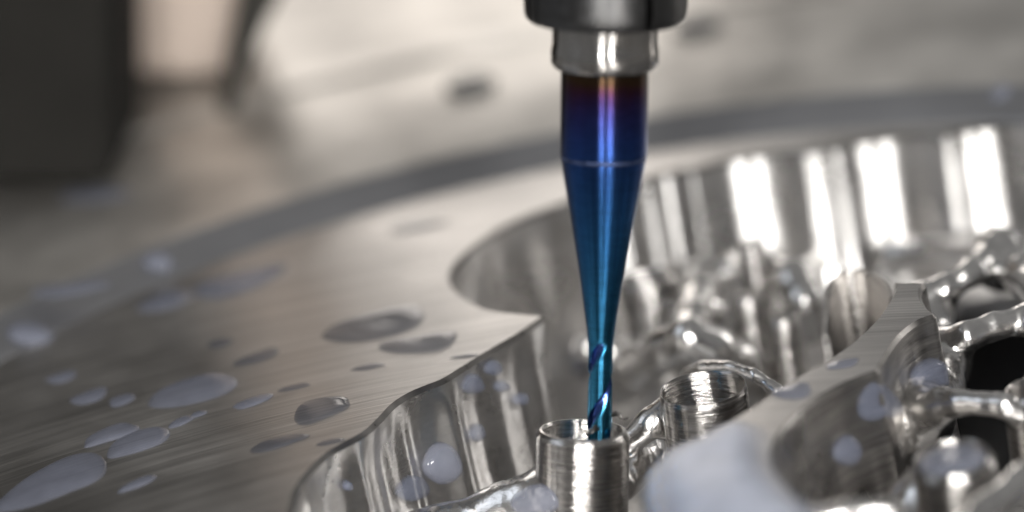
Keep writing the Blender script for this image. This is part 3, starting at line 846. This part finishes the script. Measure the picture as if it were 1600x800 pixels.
# drops clinging to walls: found where the photo's sight line meets the metal
def bvh_of(o):
    dg = bpy.context.evaluated_depsgraph_get(); e = o.evaluated_get(dg); m = e.to_mesh()
    mw = o.matrix_world
    t = BVHTree.FromPolygons([mw @ v.co for v in m.vertices], [tuple(p.vertices) for p in m.polygons]); e.to_mesh_clear(); return t
bpy.context.view_layer.update()
TREES = {'wall': bvh_of(wall), 'bridge': bvh_of(bwall), 'frame': bvh_of(framework)}
def hit(tree, px, py):
    d = Vector(at(px, py, -3)-EYE).normalized(); return tree.ray_cast(Vector(EYE), d)
def wall_drop(tr, px, py, a, b, label, h=0.05, mat=None, grp='coolant drops on the milled walls', amp=0.12, pear=0.16, cat='coolant drop'):
    n = 36; w_ = wob(n, amp, int(px*3+py)); foot = []; nn = Vector((0, 0, 0))
    for i in range(n):
        t = 2*math.pi*i/n
        x = a*w_[i]*math.cos(t)*(1-pear*(-math.sin(t))); y = b*w_[i]*math.sin(t)
        loc, no, _, _ = hit(TREES[tr], px+x, py+y)
        if loc is None: continue
        foot.append(np.array(loc)); nn += no
    if len(foot) < 12: print('DROP MISSED', label); return
    nv = np.array(nn.normalized())
    if nv@FWD > 0: nv = -nv
    foot = np.array(foot); c = foot.mean(0)
    dd = (foot-c)@nv; foot = foot-np.outer(dd*0.5, nv)
    me, c = drop_mesh(list(foot), nv, h, 'coolant_drop'); o = link('coolant_drop', me, mat or M_THIN); o.location = Vector(c)
    tag(o, label, cat, grp)
wall_drop('wall', 690, 723, 31, 34, 'large round milky drop clinging to the left pocket wall', 0.07, M_DROP)
wall_drop('wall', 643, 763, 26, 20, 'bluish drop low on the left pocket wall, left of the large round one')
wall_drop('wall', 737, 599, 17, 17, 'round bluish drop high on the left pocket wall, largest of the upper four')
wall_drop('wall', 768, 574, 14, 13, 'topmost small bluish drop on the left pocket wall')
wall_drop('wall', 781, 603, 11, 10, 'small bluish drop just below the topmost one on the left pocket wall')
wall_drop('wall', 811, 623, 12, 11, 'small bluish drop on the left pocket wall nearest the cutter')
wall_drop('wall', 742, 676, 12, 15, 'oval bluish drop midway down the left pocket wall')
wall_drop('wall', 540, 758, 7, 9, 'tiny drop on the left pocket wall near its lower corner')
wall_drop('wall', 905, 560, 12, 28, 'tall bluish streak on the pocket wall left of the fluted tip')
wall_drop('bridge', 1369, 625, 30, 34, 'pear-shaped bluish drop at the top of the front scallop wall', 0.04, pear=0.5)
wall_drop('bridge', 1322, 703, 22, 25, 'round bluish drop in the middle of the front scallop wall', 0.06)
wall_drop('bridge', 1455, 583, 34, 24, 'large bluish drop at the foot of the rear scallop wall', 0.08)
wall_drop('frame', 838, 782, 40, 26, 'milky coolant collected on the foot of the bored boss', 0.06, M_DROP)
# the pool over the near end of the bridge
pool_px = [(1014, 742), (1022, 722), (1044, 702), (1080, 690), (1110, 672), (1150, 660), (1185, 664), (1203, 682), (1206, 715), (1222, 745), (1250, 775), (1285, 800), (1290, 830), (1180, 870), (1075, 872), (1035, 850), (1014, 805), (1009, 768)]
pl = resample(np.array([p[:2] for p in catmull([at(*a) for a in pool_px], 0.05, True)]), 0.05, True)
pc = pl.mean(0); NPL = len(pl)
gxy = [(x, y) for x in np.arange(pl[:, 0].min(), pl[:, 0].max(), 0.05) for y in np.arange(pl[:, 1].min(), pl[:, 1].max(), 0.05)]
gxy = [g for g in gxy if np.min(np.hypot(pl[:, 0]-g[0], pl[:, 1]-g[1])) > 0.035]
res = delaunay_2d_cdt([Vector((p[0], p[1])) for p in list(pl)+gxy], [(i, (i+1) % NPL) for i in range(NPL)], [tuple(range(NPL))], 1, 1e-6)
V, FT = [], []
for v in res[0]:
    d = np.min(np.hypot(pl[:, 0]-v[0], pl[:, 1]-v[1])); d = 0 if d < 1e-4 else d
    q = min(1.0, d/0.24); FT.append(0.15+0.85*q*q*(3-2*q)); t = min(1.0, d/0.30); V.append((v[0]-pc[0], v[1]-pc[1], 0.003+0.055*math.sqrt(1-(1-t)**2)+0.01*math.sin(v[0]*5)*math.sin(v[1]*4)*t))
me = mesh('coolant_pool', V, res[2]); film(me, FT)
o = link('coolant_pool', me, M_POOL); o.location = (pc[0], pc[1], 0)
tag(o, 'broad milky white coolant pool covering the near end of the uncut bridge', 'coolant pool')
# liquid standing in the bore of the near right boss
c5, r5, a5 = BOSS['b5']
q5 = axis_quat(a5); foot = [np.array(Vector(c5)+q5 @ Vector((r5*0.83*math.cos(t), r5*0.83*math.sin(t), -0.035))) for t in np.arange(40)/40*2*math.pi]
me, c = drop_mesh(foot, a5, 0.03, 'coolant_fill'); o = link('coolant_fill', me, M_DROP); o.location = Vector(c)
tag(o, 'pale coolant filling the bore of the near right boss', 'coolant')

# curled chips of cut metal by the tip
def chip(px, py, z, r, turns, label, lift=0.0):
    c = at(px, py, z); pts = []; k = 26
    for i in range(k):
        t = turns*2*math.pi*i/(k-1); pts.append(np.array([r*math.cos(t)*(1+0.03*i/k), r*math.sin(t), 0.03*i/k+0.012*math.sin(3*t)]))
    V, F = tube(pts, [0.004+0.004*math.sin(math.pi*i/(k-1)) for i in range(k)], 6, 2.0)
    o = link('metal_chip', mesh('metal_chip', V, F), M_EDGE); o.location = Vector(c); o.rotation_euler = (0.6, 0.4, 1.0+px)
    tag(o, label, 'metal chip', 'metal chips round the cutter')
chip(968, 655, -0.18, 0.05, 0.7, 'fine curled metal chip on the boss rim right of the cutter')
chip(926, 676, -0.22, 0.035, 1.2, 'tight metal curl caught against the cutter tip inside the bore')
